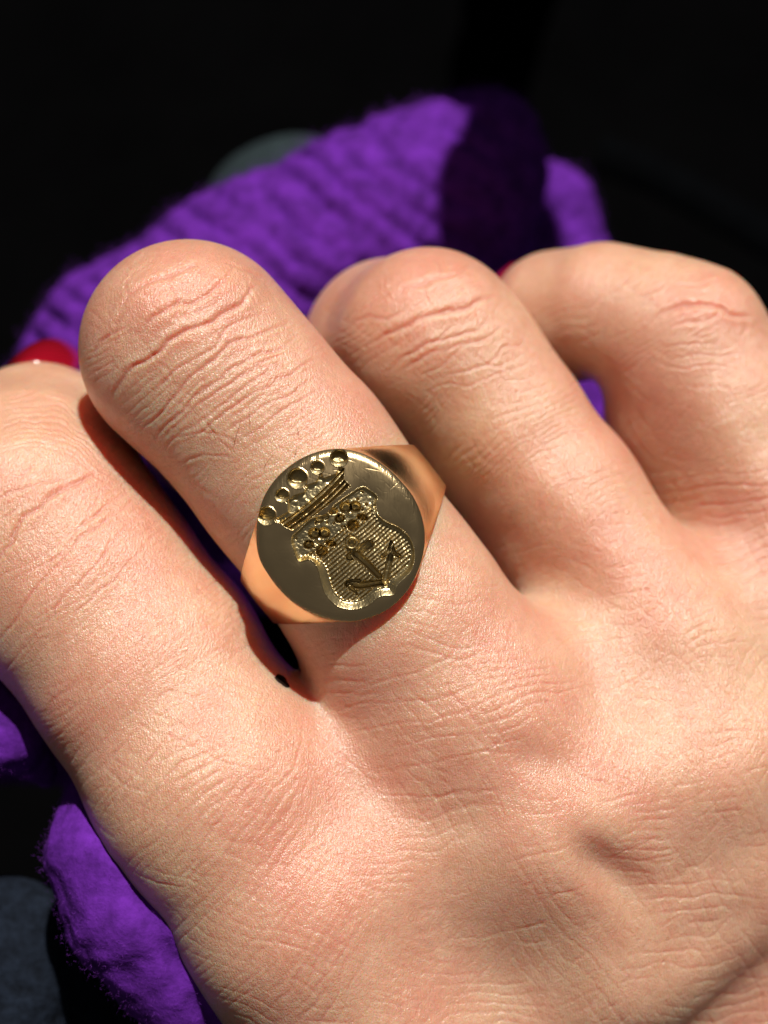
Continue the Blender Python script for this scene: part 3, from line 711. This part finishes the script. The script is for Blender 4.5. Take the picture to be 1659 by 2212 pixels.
# band with its shoulders
RO, RI, ZC, HB = 9.36, 8.42, -10.95, 2.15
rows = []
NT = 49
tv = np.linspace(-1, 1, NT)
def side(sg):
    R_ = []
    fa = tv * math.radians(68)
    # outline of the face on this side, in ring frame
    d2 = np.stack([sg * np.cos(fa), np.sin(fa)], 1)                   # (u,v)
    wd = d2[:, :1] * Uv[None, :2] + d2[:, 1:] * Vv[None, :2]
    rr = orad_at(np.arctan2(wd[:, 1], wd[:, 0])) * KO
    arc = d2 * rr[:, None]
    for z_, sc in ((-0.905, 1.0), (-0.98, 1.005), (-1.12, 1.007), (-1.22, 1.0), (-1.30, 1.004)):
        R_.append(np.stack([arc[:, 0] * sc, arc[:, 1] * sc, np.full(NT, z_)], 1))
    p0 = R_[-1]
    vb = np.clip(np.sin(fa) * 1.16, -1, 1) * HB
    p2 = np.stack([np.full(NT, sg * RO), vb, np.full(NT, ZC)], 1)
    th0 = np.arctan2(np.abs(p0[:, 0]), p0[:, 2] - ZC); r0 = np.hypot(p0[:, 0], p0[:, 2] - ZC)
    for s_ in np.linspace(0, 1, 34)[1:]:
        th = th0 + (math.pi/2 - th0) * s_; rr_ = r0 + (RO - r0) * (s_ ** 0.30); u0_ = np.abs(p0[:, 0]); e_ = np.clip((rr_ * np.sin(th) - u0_) / (RO - u0_), 0, 1)
        vv_ = p0[:, 1] + (vb - p0[:, 1]) * e_
        R_.append(np.stack([sg * rr_ * np.sin(th), vv_, ZC + rr_ * np.cos(th)], 1))
    for th in np.linspace(math.pi/2, math.pi, 16)[1:]:
        hb = HB - 0.5 * (th - math.pi/2) / (math.pi/2)
        ro = RO - 0.25 * (np.abs(np.sin(fa)) ** 6)
        R_.append(np.stack([sg * ro * math.sin(th), np.clip(np.sin(fa) * 1.16, -1, 1) * hb, ZC + ro * math.cos(th)], 1))
    return np.array(R_)
BV = []; BF = []
for sg in (-1, 1):
    R_ = side(sg)
    # round the long edges inwards, then the inside face
    inn = R_.copy(); r0 = np.hypot(inn[..., 0], inn[..., 2] - ZC); f = RI / np.maximum(r0, 1e-6)
    inn[..., 0] *= f; inn[..., 2] = ZC + (inn[..., 2] - ZC) * f
    full = np.concatenate([inn[:, :1], R_, inn[:, -1:], inn[:, ::-1][:, 1:-1]], 1)      # closed loop per row
    nr, nc = full.shape[:2]; base = sum(len(b) for b in BV)
    BV.append(full.reshape(-1, 3)); I = np.arange(nr * nc).reshape(nr, nc) + base; J = np.roll(I, -1, 1)
    q = np.stack([I[:-1], I[1:], J[1:], J[:-1]], -1).reshape(-1, 4)
    if sg > 0: q = q[:, ::-1]
    BF.append(q)
# skirt under the rim of the face, down to the skin
ka = np.linspace(0, 2 * math.pi, 181)[:-1]; kd = np.stack([np.cos(ka), np.sin(ka)], 1)
kw = kd[:, :1] * Uv[None, :2] + kd[:, 1:] * Vv[None, :2]; kr = orad_at(np.arctan2(kw[:, 1], kw[:, 0])) * KO
kz = ZC + np.sqrt(np.maximum(8.3 ** 2 - (kd[:, 0] * kr) ** 2, 0)); kz = np.maximum(kz, -3.2)
rws = [np.stack([kd[:, 0] * kr * f_, kd[:, 1] * kr * f_, z_], 1) for f_, z_ in ((1.0, np.full(180, -0.902)), (1.003, np.full(180, -0.99)), (0.999, np.full(180, -1.15)), (0.985, (kz - 0.85) / 2), (0.97, kz))]
base = sum(len(b) for b in BV); BV.append(np.concatenate(rws)); I = np.arange(900).reshape(5, 180) + base; J = np.roll(I, -1, 1)
BF.append(np.stack([I[:-1], I[1:], J[1:], J[:-1]], -1).reshape(-1, 4))
BV = np.concatenate(BV); BF = np.concatenate(BF)
BW = BV[:, :1] * Uv + BV[:, 1:2] * Vv + BV[:, 2:] * Nv + RC
bo = mesh_obj('band', BW, BF, M_band, ring)
import bmesh
bm = bmesh.new(); bm.from_mesh(bo.data); bmesh.ops.remove_doubles(bm, verts=bm.verts, dist=1e-6); bmesh.ops.recalc_face_normals(bm, faces=bm.faces)
for e in bm.edges:
    if len(e.link_faces) == 2 and e.calc_face_angle(0) > 0.6: e.smooth = False
bm.to_mesh(bo.data); bm.free()
print('ring', time.time() - T0)

# ------------------------------------------------------------------ cloth behind the hand
def noise3(p, sc, seed):
    return (vnoise(p[:, 0] + 0.37 * p[:, 2], p[:, 1] + 0.21 * p[:, 2], sc, seed) + vnoise(p[:, 1] - 0.4 * p[:, 0], p[:, 2] + 0.3 * p[:, 0] + 50, sc, seed + 1)) * 0.6
def cloth(name, fn, lo_, hi_, h_, mt, disp, fuzz=None, lab_=None, parent=None):
    V, F = surface_nets(fn, lo_, hi_, h_)
    V = project(fn, V, 2); V, F = subdivided(V, F, 1)
    g_ = grad(fn, V); V = V + g_ * disp(V, g_)[:, None]
    o = mesh_obj(name, V, F, mt, parent)
    if fuzz:
        n_, ln, w_ = fuzz
        r = np.random.default_rng(5); k_ = r.integers(0, len(V), n_)
        m = g_[k_, 2] > -0.3; k_ = k_[m]; n_ = len(k_)
        d = g_[k_] + 0.9 * r.normal(size=(n_, 3)); d /= np.linalg.norm(d, axis=1, keepdims=True)
        b_ = V[k_] + 0.3 * r.normal(size=(n_, 3)); l_ = ln * r.uniform(0.4, 1.3, n_)[:, None]
        sd = np.cross(d, r.normal(size=(n_, 3))); sd /= np.linalg.norm(sd, axis=1, keepdims=True)
        d2 = d + 0.8 * r.normal(size=(n_, 3)); d2 /= np.linalg.norm(d2, axis=1, keepdims=True)
        mid = b_ + d * l_ * 0.5
        HV = np.stack([b_ - sd * w_, b_ + sd * w_, mid + sd * w_ * .8, mid - sd * w_ * .8, mid + d2 * l_ * .5 + sd * w_ * .3, mid + d2 * l_ * .5 - sd * w_ * .3], 1).reshape(-1, 3)
        bs = np.arange(n_)[:, None] * 6
        HF = np.concatenate([bs + np.array([0, 1, 2, 3]), bs + np.array([3, 2, 4, 5])])
        f_ = mesh_obj('wool_fuzz', HV, HF, M_fuzz, o); tag(f_, kind='stuff')
    return o
# the sleeve behind the fingers
SL = [pt(130, 1000, -62, 205), pt(300, 800, -64, 232), pt(560, 640, -66, 235), pt(800, 520, -68, 225), pt(960, 430, -70, 205), pt(1030, 345, -72, 150)]
SL2 = [pt(1175, 470, -84, 118), pt(1190, 640, -84, 135), pt(1180, 900, -84, 160), pt(1000, 1100, -84, 200)]
SL3 = [pt(300, 1100, -88, 260), pt(700, 1000, -92, 300), pt(1100, 950, -94, 260)]
SL4 = [pt(-150, 1500, -60, 150), pt(20, 1560, -60, 120), pt(150, 1640, -62, 60)]
def sleeve(p):
    a = chain(p, SL, 3.0); b = chain(p, SL2, 3.0); c = chain(p, SL3, 3.0)
    return smin(smin(smin(a, c, 5.0), b, 1.5), chain(p, SL4, 2.0), 2.0)
ax = np.array([0.86, 0.50, 0.0])
def sleeve_disp(V, g_):
    vx_, vy_ = toV(V)
    t = vx_ * 0.60 - vy_ * 0.80 + 16 * vnoise(vx_, vy_, 130, 200)
    rib = np.abs(((t / 60.0) % 1.0) - 0.5) * 2
    brk = sst(-0.35, 0.25, vnoise(vx_, vy_, 90, 203))
    on = sst(760, 640, vy_ + (vx_ - 700) * 0.35)
    yarn = np.sin((vx_ * 0.80 + vy_ * 0.60) / 5.0 + 3 * vnoise(vx_, vy_, 60, 207))
    return 0.10 * yarn - 1.25 * on * sst(0.10, 0.6, g_[:, 2]) * (0.35 + 0.65 * brk) * rib ** 3.0 + 0.5 * noise3(V, 9, 204) + 0.35 * noise3(V, 3.0, 206) + 0.22 * noise3(V, 1.2, 208)
o = cloth('wool_sleeve', sleeve, np.array([-70., -38., -112.]), np.array([48., 70., -42.]), 1.1, M_wool, sleeve_disp, (40000, 1.3, 0.014))
tag(o, 'purple ribbed wool sleeve lying behind the curled fingers', 'sleeve')
# the fold at the lower left
LF = [pt(215, 1715, -14, 62), pt(240, 1830, -12.5, 128), pt(312, 1960, -12, 155), pt(415, 2080, -13, 135), pt(480, 2150, -16, 100)]
LF2 = [pt(250, 1740, -26, 120), pt(300, 1900, -28, 170), pt(430, 2080, -30, 150)]
LF3 = [pt(-140, 1490, -15, 120), pt(10, 1585, -15, 82), pt(95, 1670, -19, 40)]
def fold(p): return smin(smin(chain(p, LF, 3.0), chain(p, LF2, 2.0), 2.5), chain(p, LF3, 2.0), 1.5)
o = cloth('wool_fold', fold, np.array([-46., -58., -48.]), np.array([4., -8., -4.]), 1.0, M_wool, lambda V, g_: 0.5 * noise3(V, 9, 214) + 0.3 * noise3(V, 3.0, 216) + 0.2 * noise3(V, 1.2, 218) - 0.5 * np.exp(-((V[:, 0] + 0.45 * V[:, 1] + 34.) / 0.8) ** 2), (30000, 0.34, 0.008))
tag(o, 'bright purple felted wool fold at lower left under the hand', 'wool fold')
# navy cloth at the lower left
def navy(p):
    z = -44 + 25 * sst(-18., -31., p[:, 0]) + 1.5 * np.sin(p[:, 0] * 0.16 + p[:, 1] * 0.10) + 1.2 * np.sin(p[:, 0] * 0.28 - p[:, 1] * 0.22 + 1.0) 
    t = p[:, 1] + 34 + 0.1 * (p[:, 0] + 40)
    return np.maximum(np.maximum(p[:, 2] - z, z - 6 - p[:, 2]) * 0.8, t * 0.7)
o = cloth('navy_cloth', navy, np.array([-80., -100., -58.]), np.array([10., -26., -8.]), 1.6, M_navy, lambda V, g_: 0.5 * noise3(V, 6, 224) + 0.3 * noise3(V, 2, 226))
tag(o, 'dark navy cloth with soft folds below the purple wool fold', 'cloth')
# slate cloth mound behind the sleeve
o = cloth('slate_cloth', lambda p: chain(p, [pt(600, 480, -100, 165), pt(640, 470, -100, 165), pt(700, 700, -110, 260)], 3.0), np.array([-40., -10., -135.]), np.array([30., 70., -80.]), 1.6, M_slate, lambda V, g_: 0.3 * noise3(V, 8, 230))
tag(o, 'rounded slate grey cloth showing just above the purple sleeve', 'cloth')
# added black slab above the sleeve, there only to shade its right end
def blocker(p):
    q = np.abs(p - np.array([27.5, 93., -88.], np.float32) - np.stack([-5. + 5 * sst(-28., -18., p[:, 2]) - 0.16 * np.maximum(p[:, 2] + 18, 0) + 0.4 * np.sin(p[:, 2] * 0.5), 0.0 * p[:, 2], 0 * p[:, 0]], 1)) - np.array([4.5, 3.0, 85.], np.float32)
    bx = lambda q: np.sqrt((np.maximum(q, 0) ** 2).sum(1)) + np.minimum(q.max(1), 0) - 3.0
    return bx(q)
o = cloth('black_blocker', blocker, np.array([8., 82., -180.]), np.array([42., 104., 6.]), 1.5, M_black, lambda V, g_: 0.3 * noise3(V, 8, 240))
tag(o, 'added black slab that shades the purple sleeve end', 'cloth')
# dark strap curving away at the right
sp_ = np.array([P(1290, 330, -140), P(1400, 370, -140), P(1530, 440, -138), P(1700, 540, -135), P(1900, 690, -130)])
ts = np.linspace(0, 4, 60); cc = np.stack([np.interp(ts, np.arange(5), sp_[:, k_]) for k_ in range(3)], 1)
for _ in range(40): cc[1:-1] = (cc[:-2] + 2 * cc[1:-1] + cc[2:]) / 4
tg = np.gradient(cc, axis=0); tg /= np.linalg.norm(tg, axis=1, keepdims=True); sd_ = np.cross(tg, [0, 0, 1.])
SVt = np.stack([cc + sd_ * a + np.array([0, 0, b]) for a, b in ((-3.4, 0), (-3.0, .8), (3.0, .8), (3.4, 0), (3.0, -.8), (-3.0, -.8))], 1).reshape(-1, 3)
I = np.arange(360).reshape(60, 6); J = np.roll(I, -1, 1)
o = mesh_obj('strap', SVt, np.concatenate([np.stack([I[:-1], I[1:], J[1:], J[:-1]], -1).reshape(-1, 4)]), M_strap)
tag(o, 'dark blue-grey strap curving down the right edge behind the hand', 'strap')
print('done', time.time() - T0, 'tris', sum(len(o.data.loops) - 2 * len(o.data.polygons) for o in C.objects if o.type == 'MESH'))
